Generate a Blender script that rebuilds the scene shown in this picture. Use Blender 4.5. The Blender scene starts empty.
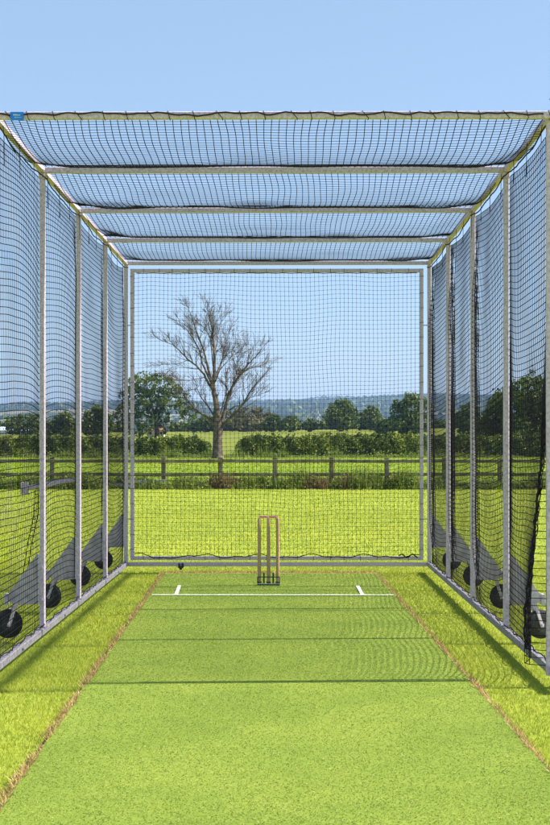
import bpy, math, random
import numpy as np
from mathutils import Vector

random.seed(7)
rng = np.random.default_rng(11)
scene = bpy.context.scene
COL = scene.collection
PI = math.pi

# ------------------------------------------------------------------ world, sun, camera
EYE = 1.55
F = 1336.0           # focal length in photo pixels
YAW = math.atan(9 / F)
SUN = Vector((3.51, 0.16, 3.64)).normalized()
scene.view_settings.view_transform = 'Standard'
scene.view_settings.look = 'None'
scene.view_settings.gamma = 1
scene.view_settings.use_curve_mapping = False
scene.view_settings.exposure = 1.05

w = bpy.data.worlds.new("World"); scene.world = w; w.use_nodes = True
nt = w.node_tree; bg = nt.nodes['Background']
sky = nt.nodes.new('ShaderNodeTexSky'); sky.sky_type = 'NISHITA'; sky.sun_disc = False
sky.sun_elevation = math.asin(SUN.z)
sky.sun_rotation = math.atan2(SUN.x, SUN.y)
sky.air_density = 1.0; sky.dust_density = 0.15; sky.ozone_density = 1.3; sky.altitude = 50
smix = nt.nodes.new('ShaderNodeMix'); smix.data_type = 'RGBA'; smix.inputs[0].default_value = 0.6
smix.inputs[7].default_value = (2.25, 3.3, 4.75, 1)       # evens the sky out towards a clear summer blue
nt.links.new(sky.outputs[0], smix.inputs[6]); nt.links.new(smix.outputs[2], bg.inputs[0]); bg.inputs[1].default_value = 0.092

sl = bpy.data.lights.new('sun', 'SUN'); sl.energy = 4.6; sl.angle = math.radians(0.85); sl.color = (1, 0.955, 0.88)
so = bpy.data.objects.new('sun', sl); COL.objects.link(so)
so.rotation_euler = SUN.to_track_quat('Z', 'Y').to_euler(); so.location = (30, 0, 40)

cd = bpy.data.cameras.new('camera'); cam = bpy.data.objects.new('camera', cd); COL.objects.link(cam)
cam.location = (0, 0, EYE); cam.rotation_euler = (PI / 2, 0, YAW)
cd.sensor_fit = 'VERTICAL'; cd.sensor_height = 36; cd.sensor_width = 24
cd.lens = F / 825 * 36; cd.shift_y = 26.5 / 825
cd.clip_start = 0.1; cd.clip_end = 20000
scene.camera = cam

def X_at(px, D): return D * math.tan(math.atan((px - 275) / F) - YAW)
def Z_at(py, D): return EYE + (439 - py) / F * D

# ------------------------------------------------------------------ materials
def new_mat(name):
    m = bpy.data.materials.new(name); m.use_nodes = True
    return m, m.node_tree, m.node_tree.nodes['Principled BSDF']

def N(t, kind, **kw):
    n = t.nodes.new(kind)
    for k, v in kw.items():
        if k.startswith('i_'):
            key = k[2:]
            n.inputs[int(key) if key.isdigit() else key.replace('_', ' ')].default_value = v
        else: setattr(n, k, v)
    return n

def ramp(t, stops):
    r = t.nodes.new('ShaderNodeValToRGB'); e = r.color_ramp.elements
    while len(e) < len(stops): e.new(0.5)
    for k, (p, c) in enumerate(stops):
        e[k].position = p; e[k].color = (*c, 1)
    return r

def noise(t, scale, detail=4, rough=0.55, coord=None, dist=0):
    n = N(t, 'ShaderNodeTexNoise', i_Scale=scale, i_Detail=detail, i_Roughness=rough, i_Distortion=dist)
    if coord is not None: t.links.new(coord, n.inputs['Vector'])
    return n

def mixc(t, a, b, fac, mode='MIX'):
    m = t.nodes.new('ShaderNodeMix'); m.data_type = 'RGBA'; m.blend_type = mode
    for s, v in ((6, a), (7, b), (0, fac)):
        if hasattr(v, 'is_linked') or hasattr(v, 'links'): t.links.new(v, m.inputs[s])
        elif isinstance(v, tuple): m.inputs[s].default_value = (*v, 1)
        else: m.inputs[s].default_value = v
    return m.outputs[2]

def simple(name, stops, scale=20, rough=0.7, metal=0.0, bump=0.0, detail=5, bscale=None, spec=0.4, coord='Object'):
    m, t, b = new_mat(name)
    tc = t.nodes.new('ShaderNodeTexCoord').outputs[coord]
    n = noise(t, scale, detail, coord=tc)
    r = ramp(t, stops); t.links.new(n.outputs[0], r.inputs[0]); t.links.new(r.outputs[0], b.inputs['Base Color'])
    b.inputs['Roughness'].default_value = rough; b.inputs['Metallic'].default_value = metal
    b.inputs['Specular IOR Level'].default_value = spec
    if bump:
        n2 = noise(t, bscale or scale * 3, 4, coord=tc)
        bp = N(t, 'ShaderNodeBump', i_Strength=bump, i_Distance=0.02)
        t.links.new(n2.outputs[0], bp.inputs['Height']); t.links.new(bp.outputs[0], b.inputs['Normal'])
    return m

def leafy(name, stops, trans=0.3, rough=0.6, patch=None, spec=0.25):
    """leaf or blade faces, coloured by the per-face 'tint'"""
    m, t, b = new_mat(name)
    a = N(t, 'ShaderNodeAttribute', attribute_name='tint')
    r = ramp(t, stops); t.links.new(a.outputs['Fac'], r.inputs[0]); c = r.outputs[0]
    if patch:
        tc = t.nodes.new('ShaderNodeTexCoord').outputs['Object']
        n = noise(t, patch[0], 4, coord=tc)
        r2 = ramp(t, [(0.38, patch[1]), (0.62, patch[2])]); t.links.new(n.outputs[0], r2.inputs[0])
        c = mixc(t, c, r2.outputs[0], 1.0, 'MULTIPLY')
    t.links.new(c, b.inputs['Base Color']); b.inputs['Roughness'].default_value = rough
    b.inputs['Specular IOR Level'].default_value = spec
    tr = t.nodes.new('ShaderNodeBsdfTranslucent'); t.links.new(c, tr.inputs[0])
    mx = t.nodes.new('ShaderNodeMixShader'); mx.inputs[0].default_value = trans
    t.links.new(b.outputs[0], mx.inputs[1]); t.links.new(tr.outputs[0], mx.inputs[2])
    t.links.new(mx.outputs[0], t.nodes['Material Output'].inputs[0])
    return m

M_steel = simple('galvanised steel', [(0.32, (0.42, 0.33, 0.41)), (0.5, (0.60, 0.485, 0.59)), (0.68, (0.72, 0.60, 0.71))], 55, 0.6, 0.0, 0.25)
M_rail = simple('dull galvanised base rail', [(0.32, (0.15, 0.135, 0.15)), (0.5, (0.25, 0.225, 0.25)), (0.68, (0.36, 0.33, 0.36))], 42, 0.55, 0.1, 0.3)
M_plate = simple('galvanised plate', [(0.3, (0.46, 0.39, 0.46)), (0.5, (0.60, 0.51, 0.59)), (0.7, (0.72, 0.63, 0.71))], 18, 0.6, 0.0, 0.05)
M_bolt = simple('zinc bolt', [(0.3, (0.5, 0.5, 0.5)), (0.7, (0.7, 0.7, 0.7))], 90, 0.35, 0.7)
M_net = simple('black net twine', [(0.3, (0.005, 0.004, 0.007)), (0.7, (0.012, 0.010, 0.015))], 60, 0.7, spec=0.12)
M_cord = simple('black cord', [(0.3, (0.008, 0.007, 0.009)), (0.7, (0.02, 0.018, 0.02))], 120, 0.8, spec=0.15)
M_rubber = simple('black rubber', [(0.3, (0.014, 0.014, 0.015)), (0.7, (0.035, 0.034, 0.034))], 40, 0.75, bump=0.2)
M_hub = simple('grey hub', [(0.3, (0.05, 0.05, 0.05)), (0.7, (0.10, 0.10, 0.10))], 40, 0.5, 0.5)
M_stump = simple('varnished ash wood', [(0.3, (0.30, 0.18, 0.09)), (0.5, (0.48, 0.31, 0.16)), (0.75, (0.62, 0.44, 0.25))], 60, 0.4, bump=0.05)
M_bail = simple('stained bail wood', [(0.3, (0.42, 0.12, 0.16)), (0.7, (0.55, 0.2, 0.24))], 60, 0.4)
M_base = simple('painted steel base', [(0.3, (0.02, 0.03, 0.04)), (0.7, (0.05, 0.065, 0.08))], 40, 0.45, 0.3)
M_white = simple('white line paint', [(0.33, (0.36, 0.42, 0.2)), (0.42, (0.62, 0.66, 0.5)), (0.6, (0.78, 0.8, 0.72))], 45, 0.9)
M_blue = simple('blue enamel plate', [(0.3, (0.01, 0.19, 0.72)), (0.7, (0.015, 0.23, 0.85))], 30, 0.35)
M_print = simple('white print', [(0.3, (0.6, 0.62, 0.66)), (0.7, (0.75, 0.76, 0.8))], 30, 0.5)
M_wood = simple('weathered fence timber', [(0.3, (0.10, 0.08, 0.045)), (0.5, (0.18, 0.15, 0.085)), (0.75, (0.3, 0.26, 0.17))], 5, 0.9, bump=0.3)
M_pale = simple('bleached timber', [(0.3, (0.22, 0.21, 0.18)), (0.7, (0.42, 0.4, 0.36))], 6, 0.9, bump=0.3)
M_bark = simple('dead tree bark', [(0.35, (0.045, 0.033, 0.023)), (0.5, (0.115, 0.084, 0.058)), (0.68, (0.22, 0.17, 0.125))], 3.2, 0.9, bump=0.6)
M_trunk = simple('oak bark', [(0.3, (0.05, 0.035, 0.025)), (0.7, (0.13, 0.1, 0.07))], 2, 0.9, bump=0.4)
M_render = simple('cream render', [(0.3, (0.5, 0.45, 0.38)), (0.7, (0.62, 0.56, 0.48))], 1, 0.9)
M_tile = simple('red clay roof', [(0.3, (0.2, 0.08, 0.05)), (0.7, (0.32, 0.14, 0.09))], 2, 0.9)
M_sheet = simple('pale sheeting', [(0.3, (0.55, 0.6, 0.66)), (0.7, (0.7, 0.74, 0.78))], 0.5, 0.5)
M_dark = simple('dark opening', [(0.3, (0.02, 0.02, 0.025)), (0.7, (0.04, 0.04, 0.05))], 1, 0.3)

GRASS_STOPS = [(0.0, (0.22, 0.285, 0.03)), (0.35, (0.35, 0.41, 0.04)), (0.7, (0.455, 0.49, 0.06)), (0.93, (0.54, 0.53, 0.12)), (1.0, (0.6, 0.52, 0.24))]
M_blade = leafy('lawn blades', GRASS_STOPS, 0.35, 0.55, (1.3, (0.82, 0.88, 0.85), (1.1, 1.06, 1.0)))
M_dry = leafy('dry grass edge', [(0, (0.2, 0.11, 0.05)), (0.4, (0.5, 0.29, 0.12)), (0.7, (0.62, 0.45, 0.2)), (0.8, (0.5, 0.46, 0.1)), (1, (0.38, 0.4, 0.05))], 0.2)
M_fibre = leafy('artificial turf fibres', [(0, (0.15, 0.215, 0.027)), (0.45, (0.20, 0.268, 0.037)), (0.8, (0.27, 0.33, 0.054)), (1.0, (0.6, 0.54, 0.24))], 0.25, 0.8, (3.5, (0.86, 0.89, 0.88), (1.08, 1.05, 1.04)))
LEAFG = [(0, (0.045, 0.075, 0.014)), (0.45, (0.10, 0.15, 0.025)), (0.8, (0.18, 0.235, 0.04)), (1, (0.28, 0.31, 0.08))]
M_hedge = leafy('hedge leaves', [(0, (0.04, 0.07, 0.010)), (0.5, (0.115, 0.165, 0.02)), (0.75, (0.25, 0.30, 0.035)), (1, (0.40, 0.42, 0.08))], 0.25, patch=(0.5, (0.7, 0.75, 0.8), (1.25, 1.15, 0.9)))
M_oak = leafy('oak leaves', LEAFG, 0.25, patch=(0.4, (0.75, 0.8, 0.8), (1.2, 1.15, 0.9)))
M_olive = leafy('olive leaves', [(0, (0.09, 0.09, 0.03)), (0.5, (0.15, 0.14, 0.05)), (1, (0.24, 0.22, 0.1))], 0.25)
M_weed = leafy('tall weeds', [(0, (0.09, 0.13, 0.02)), (0.5, (0.19, 0.25, 0.035)), (0.85, (0.32, 0.35, 0.08)), (1, (0.4, 0.34, 0.16))], 0.3)
M_weedr = leafy('rusty dock weeds', [(0, (0.12, 0.14, 0.03)), (0.5, (0.25, 0.18, 0.08)), (1, (0.36, 0.25, 0.13))], 0.3)
M_meadw = leafy('meadow grass blades', [(0, (0.16, 0.23, 0.012)), (0.5, (0.25, 0.33, 0.02)), (1, (0.38, 0.42, 0.05))], 0.35)

# ------------------------------------------------------------------ objects
LOC = {}
def tag(o, label=None, cat=None, group=None, kind=None):
    if label: o['label'] = label
    if cat: o['category'] = cat
    if group: o['group'] = group
    if kind: o['kind'] = kind
    return o

def thing(name, loc, label, cat, group=None):
    o = bpy.data.objects.new(name, None); COL.objects.link(o); o.location = loc
    o.empty_display_size = 0.2; LOC[o.name] = Vector(loc)
    return tag(o, label, cat, group)

def mesh_np(name, V, Fs, mat, parent=None, tint=None, smooth=False, loc=None):
    """V (n,3) array in world space, Fs (m,k) array; the object's origin is its parent's origin or loc"""
    V = np.asarray(V, dtype=np.float32).copy()
    off = LOC[parent.name] if parent else Vector(loc or (0, 0, 0))
    V -= np.array(off, dtype=np.float32)
    Fs = np.asarray(Fs, dtype=np.int32); k = Fs.shape[1]
    me = bpy.data.meshes.new(name)
    me.vertices.add(len(V)); me.vertices.foreach_set('co', V.ravel())
    me.loops.add(Fs.size); me.loops.foreach_set('vertex_index', Fs.ravel())
    me.polygons.add(len(Fs)); me.polygons.foreach_set('loop_start', np.arange(0, Fs.size, k, dtype=np.int32))
    me.update(calc_edges=True)
    if tint is not None:
        a = me.attributes.new('tint', 'FLOAT', 'FACE'); a.data.foreach_set('value', np.asarray(tint, dtype=np.float32))
    if smooth: me.polygons.foreach_set('use_smooth', np.ones(len(Fs), dtype=bool))
    me.materials.append(mat)
    o = bpy.data.objects.new(name, me); COL.objects.link(o)
    if parent: o.parent = parent; LOC[o.name] = LOC[parent.name]
    else: o.location = off; LOC[o.name] = Vector(off)
    return o

class MB:
    def __init__(s): s.v = []; s.f = []
    def add(s, vs, fs):
        n = len(s.v); s.v += [tuple(p) for p in vs]; s.f += [tuple(i + n for i in f) for f in fs]
    def sweep(s, prof, pts, frames, cap=True):
        n = len(prof); vs = []
        for p, (a, b) in zip(pts, frames):
            for (u, v) in prof: vs.append(p + a * u + b * v)
        fs = []
        for i in range(len(pts) - 1):
            for j in range(n):
                k = (j + 1) % n
                fs.append((i * n + j, i * n + k, (i + 1) * n + k, (i + 1) * n + j))
        if cap: fs.append(tuple(range(n - 1, -1, -1))); fs.append(tuple((len(pts) - 1) * n + j for j in range(n)))
        s.add(vs, fs)
    def beam(s, p0, p1, w=0.045, h=None, up=(0, 0, 1), ch=0.005):
        p0 = Vector(p0); p1 = Vector(p1); h = h or w; d = (p1 - p0).normalized()
        a = d.cross(Vector(up)).normalized(); b = a.cross(d)
        x, y = w / 2, h / 2; c = ch
        pr = [(-x + c, -y), (x - c, -y), (x, -y + c), (x, y - c), (x - c, y), (-x + c, y), (-x, y - c), (-x, -y + c)]
        s.sweep(pr, [p0, p1], [(a, b)] * 2)
    def tube(s, pts, r, n=8, cap=True):
        pts = [Vector(p) for p in pts]; rs = r if isinstance(r, (list, tuple)) else [r] * len(pts)
        fr = []; ref = None; vs = []
        for i, p in enumerate(pts):
            d = (pts[min(i + 1, len(pts) - 1)] - pts[max(i - 1, 0)])
            d = d.normalized() if d.length > 1e-9 else Vector((0, 0, 1))
            if ref is None: ref = Vector((0, 0, 1)) if abs(d.z) < 0.9 else Vector((1, 0, 0))
            a = d.cross(ref)
            if a.length < 1e-4: a = d.cross(Vector((0.3, 0.7, 0.2)))
            a.normalize(); b = a.cross(d).normalized(); ref = b
            fr.append((a, b))
            for j in range(n):
                t = 2 * PI * j / n; vs.append(p + (a * math.cos(t) + b * math.sin(t)) * rs[i])
        fs = []
        for i in range(len(pts) - 1):
            for j in range(n):
                k = (j + 1) % n; fs.append((i * n + j, i * n + k, (i + 1) * n + k, (i + 1) * n + j))
        if cap: fs.append(tuple(range(n - 1, -1, -1))); fs.append(tuple((len(pts) - 1) * n + j for j in range(n)))
        s.add(vs, fs)
    def prism(s, poly, axis_vec):
        """poly: list of 3D points, extruded along axis_vec"""
        n = len(poly); a = Vector(axis_vec)
        vs = [Vector(p) for p in poly] + [Vector(p) + a for p in poly]
        fs = [tuple(range(n - 1, -1, -1)), tuple(range(n, 2 * n))] + [(i, (i + 1) % n, n + (i + 1) % n, n + i) for i in range(n)]
        s.add(vs, fs)
    def box(s, x0, x1, y0, y1, z0, z1):
        s.prism([(x0, y0, z0), (x1, y0, z0), (x1, y1, z0), (x0, y1, z0)], (0, 0, z1 - z0))
    def build(s, name, mat, parent=None, smooth=False, loc=None):
        off = LOC[parent.name] if parent else Vector(loc or (0, 0, 0))
        me = bpy.data.meshes.new(name); me.from_pydata([tuple(Vector(v) - off) for v in s.v], [], s.f); me.update()
        if smooth:
            for p in me.polygons: p.use_smooth = True
            me.set_sharp_from_angle(angle=math.radians(40))
        me.materials.append(mat)
        o = bpy.data.objects.new(name, me); COL.objects.link(o)
        if parent: o.parent = parent; LOC[o.name] = LOC[parent.name]
        else: o.location = off; LOC[o.name] = Vector(off)
        return o

def smooth_noise(shape, cells, amp, seed):
    """bilinear-smoothed value noise on a grid"""
    r = np.random.default_rng(seed); g = r.uniform(-1, 1, (cells[0] + 2, cells[1] + 2))
    u = np.linspace(0, cells[0], shape[0], endpoint=False); v = np.linspace(0, cells[1], shape[1], endpoint=False)
    iu = u.astype(int); iv = v.astype(int); fu = u - iu; fv = v - iv
    fu = fu * fu * (3 - 2 * fu); fv = fv * fv * (3 - 2 * fv)
    a = g[iu][:, iv]; b = g[iu + 1][:, iv]; c = g[iu][:, iv + 1]; d = g[iu + 1][:, iv + 1]
    fu = fu[:, None]; fv = fv[None]
    return amp * ((a * (1 - fu) + b * fu) * (1 - fv) + (c * (1 - fu) + d * fu) * fv)

# ------------------------------------------------------------------ terrain
PROF_Y = [-60, 43, 110, 125, 230, 350, 600, 1500, 2500, 3400, 4300, 5200, 6500, 9000]
PROF_Z = [0, -0.06, -0.10, -0.05, 1.95, 3.9, 3, -10, 38, 78, 112, 138, 120, 60]
def ground_z(x, y):
    z = np.interp(y, PROF_Y, PROF_Z)
    far = np.clip((np.asarray(y) - 1500) / 2500, 0, 1)
    z = z + far * (14 * np.sin(np.asarray(x) / 520.0 + 0.6) + 8 * np.sin(np.asarray(x) / 191.0 + y / 900.0) + 3 * np.sin(np.asarray(x) / 67.0 + y / 300.0))
    mid = np.clip((np.asarray(y) - 125) / 200, 0, 1) * (1 - far)
    return z + mid * 0.6 * np.sin(np.asarray(x) / 40.0)
def gz(x, y): return float(ground_z(x, y))

def ground_sheet(name, xs, ys, mat, label):
    X, Y = np.meshgrid(xs, ys, indexing='ij'); Z = ground_z(X, Y)
    V = np.stack([X, Y, Z], -1).reshape(-1, 3); nx, ny = len(xs), len(ys)
    i, j = np.meshgrid(np.arange(nx - 1), np.arange(ny - 1), indexing='ij')
    a = (i * ny + j).ravel(); Fs = np.stack([a, a + ny, a + ny + 1, a + 1], -1)
    o = mesh_np(name, V, Fs, mat, smooth=True)
    return tag(o, label, kind='structure')

def ground_mat(name, fine, coarse, fs, cs, bump=0.5, bdist=0.02):
    m, t, b = new_mat(name); tc = t.nodes.new('ShaderNodeTexCoord').outputs['Object']
    n1 = noise(t, fs, 6, 0.7, tc); r1 = ramp(t, fine); t.links.new(n1.outputs[0], r1.inputs[0])
    n2 = noise(t, cs, 4, 0.6, tc); r2 = ramp(t, [(0.35, coarse[0]), (0.65, coarse[1])]); t.links.new(n2.outputs[0], r2.inputs[0])
    c = mixc(t, r1.outputs[0], r2.outputs[0], 1.0, 'MULTIPLY')
    t.links.new(c, b.inputs['Base Color']); b.inputs['Roughness'].default_value = 0.95; b.inputs['Specular IOR Level'].default_value = 0.1
    bp = N(t, 'ShaderNodeBump', i_Strength=bump, i_Distance=bdist)
    t.links.new(n1.outputs[0], bp.inputs['Height']); t.links.new(bp.outputs[0], b.inputs['Normal'])
    return m

M_lawn = ground_mat('mown lawn', [(0.3, (0.23, 0.28, 0.03)), (0.5, (0.32, 0.365, 0.04)), (0.7, (0.40, 0.43, 0.06))], ((0.85, 0.9, 0.9), (1.06, 1.03, 1.0)), 26, 0.35)
M_meadow = ground_mat('meadow grass', [(0.3, (0.15, 0.22, 0.012)), (0.5, (0.22, 0.29, 0.016)), (0.7, (0.30, 0.345, 0.03))], ((0.85, 0.92, 0.9), (1.05, 1.0, 1.0)), 3.5, 0.08, 0.4, 0.05)
M_field = ground_mat('far crop field', [(0.3, (0.12, 0.155, 0.02)), (0.5, (0.18, 0.205, 0.026)), (0.7, (0.25, 0.25, 0.045))], ((0.85, 0.92, 0.95), (1.1, 1.0, 0.95)), 0.6, 0.02, 0.3, 0.2)

def hills_mat():
    m, t, b = new_mat('patchwork hills'); tc = t.nodes.new('ShaderNodeTexCoord').outputs['Object']
    mp = N(t, 'ShaderNodeMapping'); mp.inputs['Scale'].default_value = (0.0062, 0.0026, 0)
    t.links.new(tc, mp.inputs[0])
    v = N(t, 'ShaderNodeTexVoronoi', i_Scale=1.0); t.links.new(mp.outputs[0], v.inputs['Vector'])
    sp = t.nodes.new('ShaderNodeSeparateColor'); t.links.new(v.outputs['Color'], sp.inputs[0])
    r = ramp(t, [(0.0, (0.03, 0.05, 0.03)), (0.5, (0.07, 0.09, 0.04)), (0.64, (0.26, 0.23, 0.14)), (0.8, (0.10, 0.12, 0.05)), (0.88, (0.26, 0.24, 0.15))])
    r.color_ramp.interpolation = 'CONSTANT'; t.links.new(sp.outputs[0], r.inputs[0])
    sx = t.nodes.new('ShaderNodeSeparateXYZ'); t.links.new(tc, sx.inputs[0])
    mr = N(t, 'ShaderNodeMapRange'); mr.inputs[1].default_value = 3500; mr.inputs[2].default_value = 4000
    n = noise(t, 0.004, 3, coord=tc)
    ad = N(t, 'ShaderNodeMath', operation='MULTIPLY_ADD'); t.links.new(n.outputs[0], ad.inputs[0]); ad.inputs[1].default_value = 1500
    t.links.new(sx.outputs[1], ad.inputs[2]); t.links.new(ad.outputs[0], mr.inputs[0])
    mr.inputs[1].default_value = 4300; mr.inputs[2].default_value = 4600
    c = mixc(t, r.outputs[0], (0.035, 0.06, 0.03), mr.outputs[0])
    t.links.new(c, b.inputs['Base Color']); b.inputs['Roughness'].default_value = 1; b.inputs['Specular IOR Level'].default_value = 0
    return m

xs_n = np.linspace(-60, 60, 25); xs_f = np.linspace(-320, 320, 81); xs_h = np.linspace(-3000, 3000, 121)
ground_sheet('lawn', xs_n, np.array([-30, 0, 20, 43]), M_lawn, 'short mown yellow green lawn round the practice cage')
ground_sheet('meadow', np.linspace(-120, 120, 33), np.array([43, 60, 80, 110, 125.0]), M_meadow, 'bright green meadow between the timber fence and the hedge')
ground_sheet('field', xs_f, np.array([125, 160, 195, 230, 290, 350, 480, 600.0]), M_field, 'pale yellow green field rising behind the hedge')
ground_sheet('hills', xs_h, np.concatenate([[600, 1000, 1500], np.linspace(2000, 9000, 36)]), hills_mat(), 'distant blue hills with pale fields on the skyline')

# ------------------------------------------------------------------ the artificial pitch
def mat_x(a, y): return a - 0.01946 * y
ML, MR_ = -1.078, 1.359
PY0, PY1 = 3.0, 15.34
def pitch_mat():
    m, t, b = new_mat('artificial turf'); tc = t.nodes.new('ShaderNodeTexCoord').outputs['Object']
    n1 = noise(t, 75, 6, 0.85, tc); r1 = ramp(t, [(0.38, (0.165, 0.225, 0.03)), (0.5, (0.20, 0.268, 0.04)), (0.60, (0.255, 0.30, 0.05)), (0.66, (0.52, 0.48, 0.2))])
    t.links.new(n1.outputs[0], r1.inputs[0])
    n2 = noise(t, 1.1, 5, 0.6, tc); r2 = ramp(t, [(0.38, (0.84, 0.88, 0.86)), (0.62, (1.08, 1.05, 1.05))]); t.links.new(n2.outputs[0], r2.inputs[0])
    c = mixc(t, r1.outputs[0], r2.outputs[0], 1.0, 'MULTIPLY')
    t.links.new(c, b.inputs['Base Color']); b.inputs['Roughness'].default_value = 0.95; b.inputs['Specular IOR Level'].default_value = 0.05
    bp = N(t, 'ShaderNodeBump', i_Strength=0.35, i_Distance=0.004)
    t.links.new(n1.outputs[0], bp.inputs['Height']); t.links.new(bp.outputs[0], b.inputs['Normal'])
    return m
ys = np.linspace(PY0, PY1, 60)
p = MB()
P = [Vector((mat_x(ML, y) + 0.008 * math.sin(y * 5.1) + 0.006 * math.sin(y * 13), y, 0.008)) for y in ys]
Q = [Vector((mat_x(MR_, y) + 0.008 * math.sin(y * 4.3 + 1) + 0.006 * math.sin(y * 11), y, 0.008)) for y in ys]
for k in range(len(ys) - 1): p.add([P[k], Q[k], Q[k + 1], P[k + 1]], [(0, 1, 2, 3)])
pitch = p.build('cricket_pitch', pitch_mat())
tag(pitch, 'green artificial turf batting strip with white crease markings', kind='structure')

# fibres of the near part of the carpet
def blades(n, x, y, z, h, wd, lean, r):
    """n grass blades as single triangles"""
    a = r.uniform(0, 2 * PI, n); c, s = np.cos(a), np.sin(a)
    la = r.uniform(0, 2 * PI, n); l = lean * r.uniform(0.2, 1, n) * h
    V = np.empty((n, 3, 3), np.float32)
    V[:, 0] = np.stack([x - c * wd, y - s * wd, z], -1); V[:, 1] = np.stack([x + c * wd, y + s * wd, z], -1)
    V[:, 2] = np.stack([x + l * np.cos(la), y + l * np.sin(la), z + h], -1)
    return V.reshape(-1, 3), np.arange(n * 3).reshape(-1, 3)
n = 170000
y = 5.0 + 10.3 * rng.random(n) ** 1.25; x = rng.uniform(0, 1, n) * (MR_ - ML) + mat_x(ML, y)
V, Fc = blades(n, x, y, np.full(n, 0.0085), rng.uniform(0.002, 0.006, n), 0.0016 + 0.00014 * y, 2.4, rng)
o = mesh_np('turf_fibre', V, Fc, M_fibre, parent=pitch, tint=rng.beta(1.1, 1.1, n) * 0.92 + (rng.random(n) > 0.95) * 0.3)
o['kind'] = 'stuff'

# creases
cr = MB()
def paint(pts, z): cr.add([(a, b, z) for a, b in pts], [(0, 1, 2, 3)])
yb = 13.16
def jag(x0, x1, y0, y1, z, nseg=40):
    for k in range(nseg):
        a = x0 + (x1 - x0) * k / nseg; b = x0 + (x1 - x0) * (k + 1) / nseg
        paint([(a, y0 + 0.004 * math.sin(k * 2.1)), (b, y0 + 0.004 * math.sin((k + 1) * 2.1)), (b, y1 + 0.004 * math.sin((k + 1) * 1.3)), (a, y1 + 0.004 * math.sin(k * 1.3))], z)
jag(X_at(152, yb), X_at(394, yb), yb - 0.026, yb + 0.026, 0.0160)
for pa, pb in ((177.5, 175.3), (359, 363.5)):
    yA, yB = 14.0, yb + 0.032
    xa, xb = X_at(pb if False else (179.5 if pa < 200 else 357.5), yA), X_at(176 if pa < 200 else 362.5, yB)
    paint([(xb - 0.018, yB), (xb + 0.018, yB), (xa + 0.018, yA), (xa - 0.018, yA)], 0.0160)
cr.build('crease_marking', M_white, parent=pitch)

# worn soil seam along the carpet's edges
M_soil = simple('dry soil seam', [(0.3, (0.16, 0.09, 0.035)), (0.5, (0.36, 0.21, 0.09)), (0.7, (0.5, 0.34, 0.17))], 22, 0.95, bump=0.6)
s_ = MB()
def seam(fx, side, y0, y1, n, base):
    pts = []
    r = random.Random(3 + side)
    wv = 0.02
    for k in range(n + 1):
        y = y0 + (y1 - y0) * k / n; wv = 0.75 * wv + 0.25 * r.uniform(0.0, base * 1.6) * (1 if math.sin(y * 3.7 + side) > -0.5 else 0.45)
        pts.append((fx(y) - side * 0.012, fx(y) + side * max(0.004, wv + r.uniform(-0.008, 0.012)), y))
    for k in range(n):
        a, b = pts[k], pts[k + 1]
        s_.add([(a[0], a[2], 0.004), (a[1], a[2], 0.004), (b[1], b[2], 0.004), (b[0], b[2], 0.004)], [(0, 1, 2, 3) if side > 0 else (3, 2, 1, 0)])
seam(lambda y: mat_x(ML, y), -1, 4, 15.3, 420, 0.018)
seam(lambda y: mat_x(MR_, y), 1, 4, 15.3, 420, 0.012)
r_ = random.Random(8); wv = 0.1; nn = 120; prev = None
for k in range(nn + 1):
    x = mat_x(ML, 15.34) - 0.05 + (MR_ - ML + 0.07) * k / nn
    wv = 0.7 * wv + 0.3 * r_.uniform(0.0, 0.26); yy = 15.33 + wv
    if prev: s_.add([(prev[0], 15.325, 0.0045), (x, 15.325, 0.0045), (x, yy, 0.0045), (prev[0], prev[1], 0.0045)], [(0, 1, 2, 3)])
    prev = (x, yy)
soil = s_.build('soil_edge', M_soil); tag(soil, 'worn orange brown soil edge round the artificial turf strip', kind='structure')

# dry grass and lawn blades
n = 13000
side = rng.integers(0, 2, n); y = 4.5 + 10.9 * rng.random(n) ** 1.2
x = np.where(side == 0, ML - 0.01946 * y - rng.random(n) ** 1.8 * 0.05 + 0.006, MR_ - 0.01946 * y + rng.random(n) ** 2 * 0.04 - 0.006)
nb = 2500; yb2 = 15.33 + rng.random(nb) * 0.22; xb2 = rng.uniform(mat_x(ML, 15.3), mat_x(MR_, 15.3), nb)
keep = rng.random(nb) > 0.3
kk_ = rng.random(n) < 0.55 + 0.45 * np.sin(y * 6.3 + side * 2) * np.sin(y * 2.1); x = x[kk_]; y = y[kk_]; x = np.concatenate([x, xb2[keep]]); y = np.concatenate([y, yb2[keep]]); n = len(x)
V, Fc = blades(n, x, y, np.full(n, 0.003), rng.uniform(0.012, 0.035, n), 0.003, 1.3, rng)
o = mesh_np('dry_grass', V, Fc, M_dry, tint=rng.beta(2, 2, n)); tag(o, 'dry brown grass fringe along the edges of the turf strip', 'dry grass', kind='stuff')

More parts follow.
